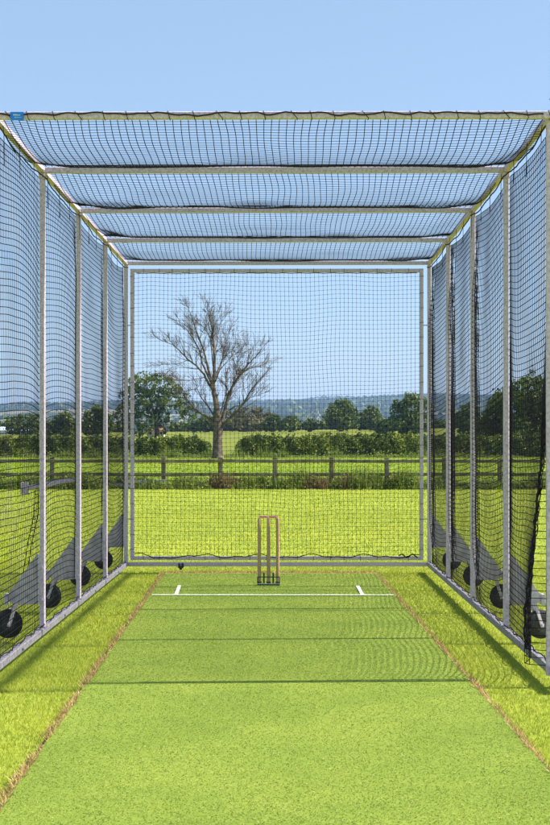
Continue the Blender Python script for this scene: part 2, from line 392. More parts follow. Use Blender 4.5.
def lawn_zone(dens, y0, y1, h0, h1, wd, fac=0.25, seed=0):
    r = np.random.default_rng(seed); out = []
    A = (fac * (y1 ** 2 - y0 ** 2)) + 1.0 * (y1 - y0); n = int(A * dens)
    y = np.sqrt(r.random(n) * (y1 ** 2 - y0 ** 2) + y0 ** 2); x = r.uniform(-1, 1, n) * (fac * y + 0.4)
    on = (x > mat_x(ML, y) - 0.012 + 0 * y) & (x < mat_x(MR_, y) + 0.01) & (y < PY1 + 0.02)
    seamm = ((np.abs(x - mat_x(ML, y) + 0.010) < 0.016) | (np.abs(x - mat_x(MR_, y) - 0.008) < 0.012)) & (y < 15.5) & (r.random(n) > 0.25)
    back = (y > 15.3) & (y < 15.55) & (x > mat_x(ML, y)) & (x < mat_x(MR_, y)) & (r.random(n) > 0.3)
    k = ~(on | seamm | back); x = x[k]; y = y[k]; n = len(x)
    V, Fc = blades(n, x, y, ground_z(x, y) - 0.002, r.uniform(h0, h1, n), wd, 0.9, r)
    return V, Fc, np.clip(r.beta(2.4, 2.2, n) + (r.random(n) > 0.97) * 0.4, 0, 1)
parts = [lawn_zone(7500, 4.8, 11, 0.012, 0.030, 0.0022, seed=1), lawn_zone(3600, 11, 17.5, 0.014, 0.032, 0.0036, seed=2),
         lawn_zone(520, 17.5, 30, 0.014, 0.036, 0.008, seed=3), lawn_zone(170, 30, 42.7, 0.014, 0.045, 0.013, seed=4)]
Vs, Fs_, T, off = [], [], [], 0
for V, Fc, t in parts: Vs.append(V); Fs_.append(Fc + off); T.append(t); off += len(V)
o = mesh_np('grass', np.concatenate(Vs), np.concatenate(Fs_), M_blade, tint=np.concatenate(T)); tag(o, 'short blades of sunlit lawn grass round the cage', 'grass', kind='stuff')

n = 60000
y = 43.6 + 81 * rng.random(n) ** 1.4; x = rng.uniform(-1, 1, n) * (0.26 * y + 2)
V, Fc = blades(n, x, y, ground_z(x, y) - 0.01, rng.uniform(0.03, 0.11, n), 0.02 + 0.0002 * y, 1.6, rng)
o = mesh_np('meadow_grass', V, Fc, M_meadw, tint=rng.beta(2, 2, n)); tag(o, 'longer green grass in the meadow beyond the fence', 'meadow grass', kind='stuff')

# ------------------------------------------------------------------ the practice cage
XL, XR = -1.88, 1.725
BY = [8.553 + 1.829 * k for k in range(5)]
TOP = 3.640; TW = 0.045
cage = thing('cricket_cage', ((XL + XR) / 2, (BY[0] + BY[4]) / 2, 0), 'galvanised steel cricket practice cage hung with black netting on small wheels', 'practice cage')
def one(name, fn, mat=M_steel, smooth=False, parent=cage):
    m = MB(); fn(m); return m.build(name, mat, parent, smooth)
for X in (XL, XR):
    one('top_rail', lambda m: m.beam((X, BY[0] - 0.02, TOP), (X, BY[4] + 0.02, TOP), TW))
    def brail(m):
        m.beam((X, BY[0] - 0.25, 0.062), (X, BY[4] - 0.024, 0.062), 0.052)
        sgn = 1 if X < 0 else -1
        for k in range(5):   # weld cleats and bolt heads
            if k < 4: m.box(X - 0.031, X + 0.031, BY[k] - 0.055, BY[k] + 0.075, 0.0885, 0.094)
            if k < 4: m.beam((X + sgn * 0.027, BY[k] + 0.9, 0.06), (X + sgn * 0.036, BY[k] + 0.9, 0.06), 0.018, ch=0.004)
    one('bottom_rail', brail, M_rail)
    for k in range(5):
        def post(m):
            yk = BY[k]
            z0 = 0.0955 if k < 4 else 0.04
            if k == 0 and X > 0: z0 = 0.04
            m.beam((X - (0.026 if k == 0 and X > 0 else 0), yk, z0), (X - (0.026 if k == 0 and X > 0 else 0), yk, TOP - 0.054 if k == 0 else TOP - 0.024), 0.042 if k < 4 else TW, up=(0, 1, 0))
            for z in (0.30, 0.55, 1.6, 2.9, 3.45):   # bolt heads on the camera side
                m.tube([(X, yk - 0.021, z), (X, yk - 0.027, z)], 0.009, 6)
            if 0 < k < 4:
                m.beam((X, yk, TOP - 0.065), (X, yk, TOP - 0.025), 0.052, up=(0, 1, 0))
        one('post', post)
for k in range(5):
    def bar(m):
        e = 0.06 if k == 0 else -0.0235
        z = TOP - (0.030 if k == 0 else 0.0)
        pts = (XL - e, XR + e)
        m.beam((pts[0], BY[k] - (0.046 if k == 0 else 0), z), (pts[1], BY[k] - (0.046 if k == 0 else 0), z), TW)
        for sx in (-1, 1):
            if k: 
                xx = (XL if sx < 0 else XR) - sx * 0.14
                m.tube([(xx, BY[k] - 0.0225, TOP), (xx, BY[k] - 0.029, TOP)], 0.009, 6)
    one('cross_bar', bar)
one('bottom_bar', lambda m: m.beam((XL + 0.0265, BY[4], 0.062), (XR - 0.0265, BY[4], 0.062), TW))

# inner frame of the back net
FL, FR, FT, FB = -1.805, 1.633, 3.549, 0.135; yf = BY[4]
def backframe(m):
    m.beam((FL, yf, FB - 0.0225), (FL, yf, FT + 0.0225), 0.042, up=(0, 1, 0)); m.beam((FR, yf, FB - 0.0225), (FR, yf, FT + 0.0225), 0.042, up=(0, 1, 0))
    m.beam((FL + 0.0215, yf, FT), (FR - 0.0215, yf, FT), 0.042); m.beam((FL + 0.0215, yf, FB), (FR - 0.0215, yf, FB), 0.042)
    for z in (0.6, 1.75, 2.9):
        m.tube([(XL + 0.02, yf, z), (FL - 0.02, yf, z)], 0.007, 6); m.tube([(XR - 0.02, yf, z), (FR + 0.02, yf, z)], 0.007, 6)
one('back_frame', backframe)

def UDIR(P):
    ax = 0 if abs(P[-1, 0, 1] - P[0, 0, 1]) > 2 else 1
    d = np.gradient(P, axis=ax); return d / (np.linalg.norm(d, axis=2, keepdims=True) + 1e-9)
# nets ---------------------------------------------------------------
def net(name, P, normal, rads, knot=(0.0105, 0.0044), base_normal=None):
    nu, nv, _ = P.shape; ref = np.array(normal, float)
    Vs, Fs_, off = [], [], 0
    for Q, rad in ((P, rads[0]), (P.transpose(1, 0, 2), rads[1])):
        # Q: strands run along axis 0, one strand for each index of axis 1
        a, b = Q.shape[:2]
        d = np.gradient(Q, axis=0); d /= np.linalg.norm(d, axis=2, keepdims=True) + 1e-9
        n1 = np.cross(d, ref); n1 /= np.linalg.norm(n1, axis=2, keepdims=True) + 1e-9
        n2 = np.cross(n1, d)
        R = np.empty((a, b, 3, 3), np.float32)
        for j in range(3):
            t = 2 * PI * j / 3; R[:, :, j] = Q + (n1 * math.cos(t) + n2 * math.sin(t)) * rad
        Vs.append(R.reshape(-1, 3))
        i, s, j = np.meshgrid(np.arange(a - 1), np.arange(b), np.arange(3), indexing='ij')
        k = (j + 1) % 3; idx = lambda ii, jj: off + (ii * b + s) * 3 + jj
        Fs_.append(np.stack([idx(i, j), idx(i, k), idx(i + 1, k), idx(i + 1, j)], -1).reshape(-1, 4))
        off += a * b * 3
    if knot:
        C = P.reshape(-1, 3); U = UDIR(P).reshape(-1, 3); Nn = np.cross(U, ref); Nn /= np.linalg.norm(Nn, axis=1, keepdims=True); Mm = np.cross(Nn, U)
        Vk = np.stack([C + U * knot[0], C - U * knot[0], C + Nn * knot[1], C - Nn * knot[1], C + Mm * knot[1], C - Mm * knot[1]], 1).reshape(-1, 3); Vs.append(Vk)
        q = np.array([(0, 2, 1, 3), (0, 4, 1, 5), (2, 4, 3, 5)])
        Fs_.append((np.arange(len(C))[:, None, None] * 6 + q[None]).reshape(-1, 4) + off)
    return mesh_np(name, np.concatenate(Vs), np.concatenate(Fs_), M_net, parent=cage)

def bays(y):
    s = (y - BY[0]) / 1.829; k = np.clip(np.floor(s).astype(int), 0, 3); return k, s - k

RAD = (0.0032, 0.0019)
# roof net: sags between the cross bars
nx, ny = 73, 147
xs = np.linspace(XL + 0.01, XR - 0.01, nx); ys_ = np.linspace(BY[0] - 0.02, BY[4] + 0.01, ny)
X, Y = np.meshgrid(xs, ys_, indexing='ij'); k, t = bays(Y); t = np.clip(t, 0, 1)
sag = np.array([0.145, 0.135, 0.12, 0.105])[k]
ex = np.clip((X - XL) / 0.35, 0, 1) * np.clip((XR - X) / 0.35, 0, 1); ex = ex * ex * (3 - 2 * ex)
shape = 4 * t * (1 - t)
Z = TOP + 0.044 - 0.058 * np.clip(1 - (Y - BY[0]) / 0.5, 0, 1) ** 2 - sag * shape * (0.6 + 0.4 * ex) + smooth_noise((nx, ny), (9, 20), 0.012, 5) * shape
X2 = X + smooth_noise((nx, ny), (12, 16), 0.012, 6) + 0.03 * shape * np.sin(k * 1.7 + X)
net('roof_net', np.stack([X2, Y, Z], -1), (0, 0, 1), (RAD[1], RAD[0]))

# side nets: belly inwards between the posts, laced to the rails
nz = 74
def side_net(X0, sgn, B, HUMP, folds, seed, front=None, rad=None):
    """HUMP: per bay (amplitude, position of the crest, lowest height it reaches, highest) of the lines' rise or dip"""
    ys_ = np.linspace(BY[0] + 0.01, BY[4] - 0.03, ny - 2); zs = np.linspace(0.10, TOP - 0.055, nz)
    Y, Z = np.meshgrid(ys_, zs, indexing='ij'); k, t = bays(Y); t = np.clip(t, 0, 1); v = (Z - 0.1) / 3.5
    sh = np.sin(PI * t) ** 0.9
    hz = np.clip((1 - v) / 0.18, 0, 1) ** 0.7 * np.clip(0.2 + v / 0.3, 0, 1)
    late = np.where(t < 0.82, np.sin(PI / 2 * t / 0.82), np.cos(PI / 2 * (t - 0.82) / 0.18))
    d = np.array(B)[k] * late * hz
    d = d + smooth_noise(Y.shape, (14, 6), 0.010, seed) * hz * np.clip(sh * 2, 0, 1)
    H = np.array([h[0] for h in HUMP])[k]; C = np.array([h[1] for h in HUMP])[k]; L0 = np.array([h[2] for h in HUMP])[k]; L1 = np.array([h[3] for h in HUMP])[k]
    hump = np.where(t < C, np.sin(PI / 2 * t / C), np.cos(PI / 2 * (t - C) / (1 - C)))
    wz = np.clip((Z - L0) / 1.2, 0, 1) * np.clip((L1 - Z) / 0.7, 0, 1)
    dz = H * hump * wz - 0.03 * sh * np.clip((v - 0.92) / 0.08, 0, 1)
    dz = dz + smooth_noise(Y.shape, (16, 8), 0.011, seed + 1) * np.clip(sh * 1.5, 0, 1) * np.clip(v * 6, 0, 1)
    Yd = Y + smooth_noise(Y.shape, (30, 10), 0.006, seed + 2)
    for (yc, wd, a, lo, hi) in folds:      # strands gathered into a fold
        yz = yc + 0.04 * np.sin(Z * 1.1 + seed); q = a * np.clip((Z - lo) / 0.4, 0, 1) * np.clip((hi - Z) / 0.5, 0, 1)
        zig = np.array([0, 1, 0, -1])[np.arange(Y.shape[0]) % 4][:, None]; g = np.exp(-((Y - yz) / wd) ** 2); d = d + 0.028 * q * (zig - 0.4) * np.exp(-((Y - yz) / (wd * 0.6)) ** 4); Yd = Yd - q * (Y - yz) * g; d = d + 0.02 * q * np.exp(-((Y - yz) / (wd * 0.35)) ** 2); dz = dz - 0.03 * q * g
    if front is not None:
        A = np.clip((2.75 - Z) / 2.3, 0, 1) ** 1.5 * front
        y0 = BY[0] + 0.05 + 0.03 * (1 - np.clip(Z / 2.7, 0, 1))
        u = Y - y0
        d = d + A * np.where(u < 0, np.clip(1 + u / 0.09, 0, 1), np.exp(-u / 0.5))
    P = np.stack([X0 - sgn * d - (0.026 * np.clip(1 - (Y - BY[0]) / 0.3, 0, 1) if front is not None else 0), Yd, Z + dz], -1)
    net('side_net', P, (1, 0, 0), rad or RAD)
    return P
PL = side_net(XL - 0.030, -1, [0.012, 0.045, 0.02, 0.03], [(0.09, 0.65, 1.3, 3.75), (0.075, 0.5, -0.6, 3.7), (-0.02, 0.5, 0.4, 3.6), (-0.09, 0.5, -0.6, 3.8)],
              [(BY[3] - 0.08, 0.15, 0.4, 0.2, 3.5), (BY[4] - 0.12, 0.12, 0.5, 0.3, 3.5)], 21)
PR = side_net(XR + 0.030, 1, [0.02, 0.035, 0.035, 0.035], [(-0.05, 0.7, 0.0, 3.6), (-0.13, 0.6, -0.6, 3.7), (-0.11, 0.6, 0.0, 3.7), (-0.09, 0.5, -0.6, 3.7)],
              [(BY[3] - 0.33, 0.40, 0.93, 0.2, 3.5), (BY[4] - 0.22, 0.45, 0.93, 0.2, 3.5), (BY[2] - 0.10, 0.3, 0.88, 0.2, 3.4), (BY[3] - 0.05, 0.1, 0.5, 0.2, 3.4)], 41, front=0.19, rad=(0.0030, 0.0026))

# back net
xs = np.linspace(FL + 0.024, FR - 0.024, 69); zs = np.linspace(FB + 0.026, FT - 0.03, 68)
X, Z = np.meshgrid(xs, zs, indexing='ij'); u = (X - FL) / (FR - FL); v = (Z - FB) / (FT - FB)
Yb = yf + 0.0 + 0.05 * np.sin(PI * u) * np.sin(PI * v) + smooth_noise(X.shape, (7, 7), 0.03, 60) * np.sin(PI * u) * np.sin(PI * v)
dz = -0.05 * np.sin(PI * u) * np.sin(PI * v) + smooth_noise(X.shape, (7, 6), 0.020, 61) - 0.03 * np.exp(-(u / 0.05) ** 2) * v
dx = smooth_noise(X.shape, (6, 7), 0.018, 62) * np.sin(PI * u)
net('back_net', np.stack([X + dx, Yb, Z + dz], -1), (0, 1, 0), (0.0016, 0.0019), (0.0062, 0.0062))

# lacing cords
def cord(pts, r=0.0055): 
    m = MB(); m.tube(pts, r, 6); return m
m = MB(); r = random.Random(4); pts = []; y0 = BY[0] - 0.046
for i in range(121):
    x = XL + 0.02 + (XR - XL - 0.1) * i / 120
    pts.append((x, y0 - 0.029, TOP - 0.019 - 0.012 * max(0, math.sin(i * 0.17 + 0.6)) ** 3 - 0.012 * max(0, math.sin(i * 0.41 + 2)) ** 4 + 0.004 * math.sin(i * 0.9) + r.uniform(-0.002, 0.002)))
m.tube(pts, 0.0048, 6)
for i in range(24):      # turns of lacing round the beam
    x = XL + 0.11 + 0.15 * i + r.uniform(-0.02, 0.02); sl_ = 0.04 if i % 3 == 0 else 0.012; q = 0.0245
    m.tube([(x, y0 - q, TOP - 0.006), (x + sl_, y0 - q, TOP - 0.054), (x + sl_, y0 + q, TOP - 0.054), (x, y0 + q, TOP - 0.004), (x, y0 - q, TOP - 0.006)], 0.0022, 5)
m.build('lacing_cord', M_cord, cage)
for X0, sgn in ((XL, 1), (XR, -1)):   # along the side top rails: hanging just under them
    m = MB(); pts = []
    for i in range(147):
        y = BY[0] + 0.01 + 7.27 * i / 146; kk = (y - BY[0]) / 1.829; tt = kk - math.floor(kk)
        pts.append((X0 + sgn * (0.026 + 0.004 * math.sin(i * 0.4)), y, TOP - 0.050 - 0.05 * math.sin(PI * tt) ** 0.6 + 0.008 * math.sin(i * 0.37) * math.sin(i * 0.11 + 1) + r.uniform(-0.004, 0.004)))
    m.tube(pts, 0.0055, 6)
    for i in range(5, 146, 11):
        p_ = pts[i]; m.tube([(X0 + sgn * 0.024, p_[1], TOP - 0.02), p_, (p_[0], p_[1] + 0.012, p_[2] - 0.11 - 0.05 * (i % 3))], 0.0025, 5)
    m.build('lacing_cord', M_cord, cage)
    m = MB(); pts = []
    for i in range(160):     # along the bottom rail
        y = BY[0] + 0.02 + 7.2 * i / 159
        pts.append((X0 + sgn * (0.012 + 0.012 * math.sin(i * 0.7)), y, 0.0995 + abs(0.012 * math.sin(i * 1.3)) + 0.004))
    m.tube(pts, 0.0045, 5)
    m.build('lacing_cord', M_cord, cage)
m = MB(); pts = []
for i in range(150):         # bottom of back net, lying in waves on the frame
    x = FL + 0.03 + (FR - FL - 0.06) * i / 149; wv = math.sin(i * 0.22) + 0.6 * math.sin(i * 0.47 + 2)
    pts.append((x, yf - 0.024, FB + 0.026 + 0.016 * wv + r.uniform(-0.003, 0.003) + (0.03 * math.exp(-((x - FL - 0.1) / 0.12) ** 2)) - 0.045 * math.exp(-((x - FL - 0.28) / 0.1) ** 2)))
m.tube(pts, 0.0055, 6)
pts = [(FL + 0.05 + (FR - FL - 0.1) * i / 60, yf, FT - 0.026 - 0.006 * math.sin(i * 0.9) ** 2) for i in range(61)]; m.tube(pts, 0.004, 5)
pts = [(FR - 0.27 + 0.22 * i / 12, yf - 0.02, FB + 0.03 + 0.02 * math.sin(i * 0.9)) for i in range(13)]; m.tube(pts, 0.008, 5)
q = 0.0235
for i in range(19):
    z = FB + 0.1 + 0.18 * i + r.uniform(-0.02, 0.02)
    for Xf in (FL, FR): m.tube([(Xf - q, yf - q, z), (Xf + q, yf - q, z + 0.004), (Xf + q, yf + q, z), (Xf - q, yf + q, z), (Xf - q, yf - q, z)], 0.0022, 5)
    x = FL + 0.12 + 0.185 * i + r.uniform(-0.02, 0.02)
    if x < FR - 0.05:
        for zf in (FT, FB): m.tube([(x, yf - q, zf - q), (x, yf - q, zf + q), (x, yf + q, zf + q), (x, yf + q, zf - q), (x, yf - q, zf - q)], 0.0022, 5)
m.build('lacing_cord', M_cord, cage)
# front edge of the right net: gathered fold hanging off the front post
m = MB(); pts = []
for i in range(60):
    z = 0.2 + (2.75 - 0.2) * i / 59; A = min(1, max(0, (2.75 - z) / 2.3)) ** 1.5 * 0.185
    pts.append((XR + 0.012 - A + 0.005 * math.sin(i * 1.9), BY[0] + 0.035 + 0.02 * (1 - min(1, z / 2.7)) + 0.005 * math.sin(i * 2.3), z))
m.tube(pts, [0.006 + 0.004 * abs(math.sin(i * 1.27)) for i in range(60)], 6)
for q_ in range(5):
    m.tube([(a + 0.006 + 0.013 * math.sin(i * (0.9 + 0.13 * q_) + q_ * 1.3), b - 0.004 + 0.012 * math.cos(i * 1.1 + q_), c) for i, (a, b, c) in enumerate(pts)], 0.0032, 5)
m.build('net_border', M_cord, cage)
m = MB()
pts = []
for i in range(14 * 4):
    z = 0.5 + 0.235 * i / 4; q2 = 0.0235; cx_, cy_ = ((-q2, -q2), (q2, -q2), (q2, q2), (-q2, q2))[i % 4]
    pts.append((XR + cx_, BY[0] + cy_, z))
m.tube(pts, 0.0022, 5)
m.build('lacing_cord', M_cord, cage)

# outriggers with wheels
def outrigger(X0, yk, sgn, rot):
    """gusset plate standing outward from the post, fork and wheel under its tip"""
    m = MB(); o_ = sgn
    a = X0 + o_ * 0.022
    m.prism([(a, yk - 0.014, 0.27), (a, yk - 0.014, 0.655), (a + o_ * 0.02, yk - 0.014, 0.655), (a + o_ * 0.255, yk - 0.014, 0.325), (a + o_ * 0.255, yk - 0.014, 0.29), (a + o_ * 0.14, yk - 0.014, 0.26)], (0, 0.006, 0))
    m.beam((a + o_ * 0.26, yk - 0.035, 0.305), (a + o_ * 0.26, yk + 0.035, 0.305), 0.03, 0.085)
    for (bx, bz) in ((0.03, 0.36), (0.03, 0.56), (0.15, 0.34)): m.tube([(a + o_ * bx, yk - 0.014, bz), (a + o_ * bx, yk - 0.021, bz)], 0.011, 6)
    pl = m.build('outrigger', M_plate, cage)
    cx = a + o_ * 0.245; r0 = 0.112; cz = r0 + 0.002
    ax = Vector((math.sin(rot), math.cos(rot), 0))
    f = MB(); 
    for q in (-1, 1):
        c0 = Vector((cx + o_ * 0.0, yk, cz)) + ax * (0.034 * q)
        f.beam(c0 - Vector((0, 0, 0.02)), (a + o_ * 0.20, yk + 0.012 * q, 0.285) if False else Vector((a + o_ * 0.225 - o_ * 0.04, yk, 0.285)) + ax * (0.034 * q), 0.028, 0.006, up=ax)
    f.tube([Vector((cx, yk, cz)) - ax * 0.045, Vector((cx, yk, cz)) + ax * 0.045], 0.01, 8)
    f.build('caster_fork', M_plate, pl)
    wm = MB(); prof = [(-0.024, r0 * 0.48), (-0.024, r0 * 0.9), (-0.016, r0), (0.016, r0), (0.024, r0 * 0.9), (0.024, r0 * 0.48)]
    nseg = 28; side_v = ax.cross(Vector((0, 0, 1))); C = Vector((cx, yk, cz)); vs = []; fs = []
    for i in range(nseg):
        t = 2 * PI * i / nseg; d_ = side_v * math.cos(t) + Vector((0, 0, 1)) * math.sin(t)
        for (p_, q_) in prof: vs.append(C + ax * p_ + d_ * q_)
    np_ = len(prof)
    for i in range(nseg):
        for j in range(np_): fs.append((i * np_ + j, i * np_ + (j + 1) % np_, ((i + 1) % nseg) * np_ + (j + 1) % np_, ((i + 1) % nseg) * np_ + j))
    wm.add(vs, fs); wm.build('wheel', M_rubber, pl, True)
    hm = MB(); hm.tube([C - ax * 0.020, C + ax * 0.020], r0 * 0.478, 24); hm.tube([C - ax * 0.028, C + ax * 0.028], 0.028, 12); hm.build('wheel_hub', M_hub, pl, True)
rr = random.Random(2)
for k in range(5):
    for X0, sgn in ((XL, -1), (XR, 1)): outrigger(X0, BY[k], sgn, rr.uniform(-0.35, 0.35))

# small swivel caster under the back bar
xc = X_at(181, BY[4])
m = MB(); m.box(xc - 0.035, xc + 0.035, BY[4] - 0.033, BY[4] + 0.025, 0.030, 0.0385); m.tube([(xc - 0.015, BY[4] - 0.05, 0.022), (xc + 0.015, BY[4] - 0.05, 0.022)], 0.021, 14)
m.beam((xc + 0.02, BY[4] - 0.05, 0.02), (xc + 0.02, BY[4] - 0.026, 0.075), 0.02, 0.004); m.beam((xc - 0.02, BY[4] - 0.05, 0.02), (xc - 0.02, BY[4] - 0.026, 0.075), 0.02, 0.004)
m.build('swivel_caster', M_rubber, cage)

# tow bar sticking out of the second left post, a rope ladder hanging from it
yk = BY[2]
p0 = Vector((XL - 0.022, yk, Z_at(479.5, yk))); p1 = Vector((X_at(28, yk), yk, Z_at(488, yk)))
m = MB(); m.tube([p0, p0.lerp(p1, 0.5), p1], [0.022, 0.027, 0.024], 10)
m.box(p1.x - 0.05, p1.x, yk - 0.03, yk + 0.03, p1.z - 0.055, p1.z + 0.05)
m.box(p1.x - 0.058, p1.x - 0.05, yk - 0.045, yk + 0.045, p1.z - 0.06, p1.z + 0.055)
tow = m.build('tow_bar', M_steel, cage, True)
m = MB()
for sx in (-0.018, 0.018):
    m.tube([(X_at(37, yk) + sx, yk - 0.01, p1.z - 0.02), (X_at(36, yk) + sx, yk - 0.01, p1.z - 0.25), (X_at(30, yk) + sx, yk - 0.01, p1.z - 0.5), (X_at(24, yk) + sx, yk, p1.z - 0.85)], 0.004, 5)
for i in range(7):
    z = p1.z - 0.06 - i * 0.075; x = X_at(37 - i * 0.9, yk); m.tube([(x - 0.018, yk - 0.01, z), (x + 0.018, yk - 0.01, z)], 0.004, 5)
m.build('rope_ladder', M_cord, tow)

# blue maker's plate
x0, x1 = X_at(10.2, BY[0] - 0.08), X_at(23.4, BY[0] - 0.08); z0, z1 = TOP - 0.066, TOP - 0.012; yy = BY[0] - 0.0795
m = MB(); m.box(x0, x1, yy, yy + 0.004, z0, z1); pl = m.build('name_plate', M_blue, cage)
m = MB(); r = random.Random(5)
x = x0 + 0.018
while x < x1 - 0.02:
    wd = r.uniform(0.003, 0.005); m.box(x, x + wd, yy - 0.0012, yy - 0.0002, z0 + 0.030, z0 + 0.030 + r.choice((0.006, 0.008, 0.009))); x += wd + 0.0018
x = x0 + 0.026
while x < x1 - 0.012:
    wd = r.uniform(0.002, 0.004); m.box(x, x + wd, yy - 0.0012, yy - 0.0002, z0 + 0.017, z0 + 0.017 + r.choice((0.003, 0.004, 0.005))); x += wd + 0.0015
m.build('print', M_print, pl)

# ------------------------------------------------------------------ wicket
WX, WY = -0.163, 14.09
wk = thing('wicket', (WX, WY, 0.01), 'three varnished wooden stumps with bails on a spring base', 'cricket stumps')
for dx in (-0.0975, 0, 0.0975):
    m = MB(); x = WX + dx
    m.tube([(x, WY, 0.035), (x, WY, 0.05), (x, WY, 0.25), (x, WY, 0.66), (x, WY, 0.705), (x, WY, 0.718), (x, WY, 0.722)], [0.0165, 0.019, 0.0195, 0.0185, 0.018, 0.014, 0.006], 14)
    m.build('stump', M_stump, wk, True)
for sx in (-1, 1):
    m = MB(); c = WX + sx * 0.049; r0 = 0.0085
    pr = [(-0.054, 0.006), (-0.038, 0.0065), (-0.036, 0.010), (-0.026, 0.0125), (-0.016, 0.010), (0.0, 0.0115), (0.016, 0.010), (0.026, 0.0125), (0.036, 0.010), (0.038, 0.0065), (0.050, 0.006)]
    pr = pr if sx < 0 else [(-a, b) for a, b in reversed(pr)]
    if sx > 0: pr = [(a * 0.93, b) for a, b in pr]
    else: pr = [(a * 0.93, b) for a, b in pr]
    m.tube([(c + a, WY, 0.730) for a, b in pr], [b for a, b in pr], 10); m.build('bail', M_bail, wk, True)
m = MB(); m.box(WX - 0.120, WX + 0.120, WY - 0.040, WY + 0.040, 0.0105, 0.020)
for dx in (-0.049, 0.049):
    m.tube([(WX + dx, WY - 0.012, 0.03), (WX + dx, WY - 0.012, 0.14)], 0.0085, 8)
m.tube([(WX - 0.115, WY - 0.03, 0.098), (WX + 0.115, WY - 0.03, 0.098)], 0.0055, 8)
m.tube([(WX - 0.115, WY - 0.03, 0.03), (WX - 0.115, WY - 0.03, 0.098)], 0.0055, 6); m.tube([(WX + 0.115, WY - 0.03, 0.03), (WX + 0.115, WY - 0.03, 0.098)], 0.0055, 6)
for dx in (-0.0975, 0, 0.0975): m.tube([(WX + dx, WY, 0.03), (WX + dx, WY, 0.045)], 0.024, 12)
m.build('spring_base', M_base, wk, True)

# ------------------------------------------------------------------ post and rail fence
FY = 43.0
fence = thing('timber_fence', (0, FY, gz(0, FY)), 'weathered timber post and rail fence across the back of the lawn', 'fence')
px_posts = [163.5 + 56.0 * (i - 6) for i in range(20)]
r = random.Random(9); fx = []
for i, px in enumerate(px_posts):
    x = X_at(px + r.uniform(-1, 1), FY); fx.append(x); m = MB()
    h = 1.02 + r.uniform(-0.03, 0.03); m.beam((x, FY + 0.03, gz(x, FY) - 0.1), (x + r.uniform(-0.02, 0.02), FY + 0.03, gz(x, FY) + h), 0.15, 0.12, up=(0, 1, 0), ch=0.012)
    m.build('post', M_wood, fence)
for i in range(len(fx) - 1):
    for h in (0.90, 0.47, 0.14):
        z = gz(0, FY) + h; m = MB()
        m.beam((fx[i] + 0.005, FY - 0.055, z + r.uniform(-0.012, 0.012)), (fx[i + 1] - 0.005, FY - 0.055, z + r.uniform(-0.012, 0.012)), 0.045, 0.105, ch=0.008)
        pale = (px_posts[i] > 100 and px_posts[i] < 120 and h < 0.3)
        m.build('rail', M_pale if pale else M_wood, fence)
# a short stack of loose boards against the fence
x0, x1 = X_at(120, 42.6), X_at(164, 42.6)
for i, (z, dx) in enumerate(((0.10, 0), (0.24, 0.05))):
    m = MB(); m.beam((x0 + dx, 42.78 - 0.03 * i, gz(0, FY) + z), (x1 + dx, 42.80 - 0.03 * i, gz(0, FY) + z + 0.02), 0.04, 0.10, ch=0.008)
    o = m.build('fence_board', M_pale, loc=((x0 + x1) / 2, 42.78, gz(0, FY)))
    tag(o, ('lower' if i == 0 else 'upper') + ' bleached loose board leaning at the foot of the fence', 'board', 'loose boards by the fence')

# weeds ---------------------------------------------------------------
def leaf_faces(P, size, r, updir=None, up=0.0, out=None, outw=0.0, aspect=0.6):
    n = len(P); nrm = r.normal(size=(n, 3)); nrm /= np.linalg.norm(nrm, axis=1, keepdims=True)
    if out is not None: nrm = nrm + out * outw
    nrm[:, 2] += up; nrm /= np.linalg.norm(nrm, axis=1, keepdims=True)
    a = np.cross(nrm, r.normal(size=(n, 3))); a /= np.linalg.norm(a, axis=1, keepdims=True); b = np.cross(nrm, a)
    s = (size * r.uniform(0.5, 1.3, n))[:, None]
    V = np.stack([P - a * s * 0.5, P + b * s * aspect * 0.5, P + a * s * 0.5, P - b * s * aspect * 0.5], 1).reshape(-1, 3)
    return V, np.arange(4 * n).reshape(-1, 4)

def weeds(name, clumps, mat, label, cat, seed):
    r = np.random.default_rng(seed); Vs, Fs_, T, off = [], [], [], 0
    for (x, y, w_, h, n) in clumps:
        px_ = x + r.normal(0, w_, n); py_ = y + r.normal(0, w_ * 0.6, n); hh = h * r.uniform(0.2, 1.1, n) ** 1.3 * np.exp(-((px_ - x) / (2.2 * w_)) ** 2)
        V, Fc = blades(n, px_, py_, ground_z(px_, py_) - 0.02, hh, 0.012 + 0.00022 * y, 0.35, r)
        Vs.append(V); Fs_.append(Fc + off); off += len(V); T.append(np.clip(r.beta(2, 2, n), 0, 1))
        # small leaves up the stems
        k = n * 3; q = r.random(k); px_, py_, hh = np.tile(px_, 3), np.tile(py_, 3), np.tile(hh, 3); P = np.stack([px_ + r.normal(0, 0.05, k), py_ + r.normal(0, 0.05, k), ground_z(px_, py_) + hh * q], -1)
        V, Fc = leaf_faces(P, 0.05 + 0.0011 * y, r, up=0.6)
        V3 = V.reshape(-1, 4, 3); Vt = V3[:, :3].reshape(-1, 3)
        Vs.append(Vt); Fs_.append(np.arange(len(Vt)).reshape(-1, 3) + off); off += len(Vt); T.append(np.clip(r.beta(2, 2, k), 0, 1))
    o = mesh_np(name, np.concatenate(Vs), np.concatenate(Fs_), mat, tint=np.concatenate(T)); tag(o, label, cat, kind='stuff')
r = random.Random(12); cl = []
for i in range(190):
    px = -70 + i * 3.7 + r.uniform(-2, 2)
    if 206 < px < 240 and r.random() < 0.7: continue
    cl.append((X_at(px, 43), 43 + r.uniform(-0.35, 0.55), r.uniform(0.12, 0.3), r.choice((0.2, 0.28, 0.4, 0.55)) * (1.35 if 290 < px < 420 else 1.0), 190))
weeds('weeds', cl, M_weed, 'tangled green weeds and long grass along the foot of the timber fence', 'weeds', 31)
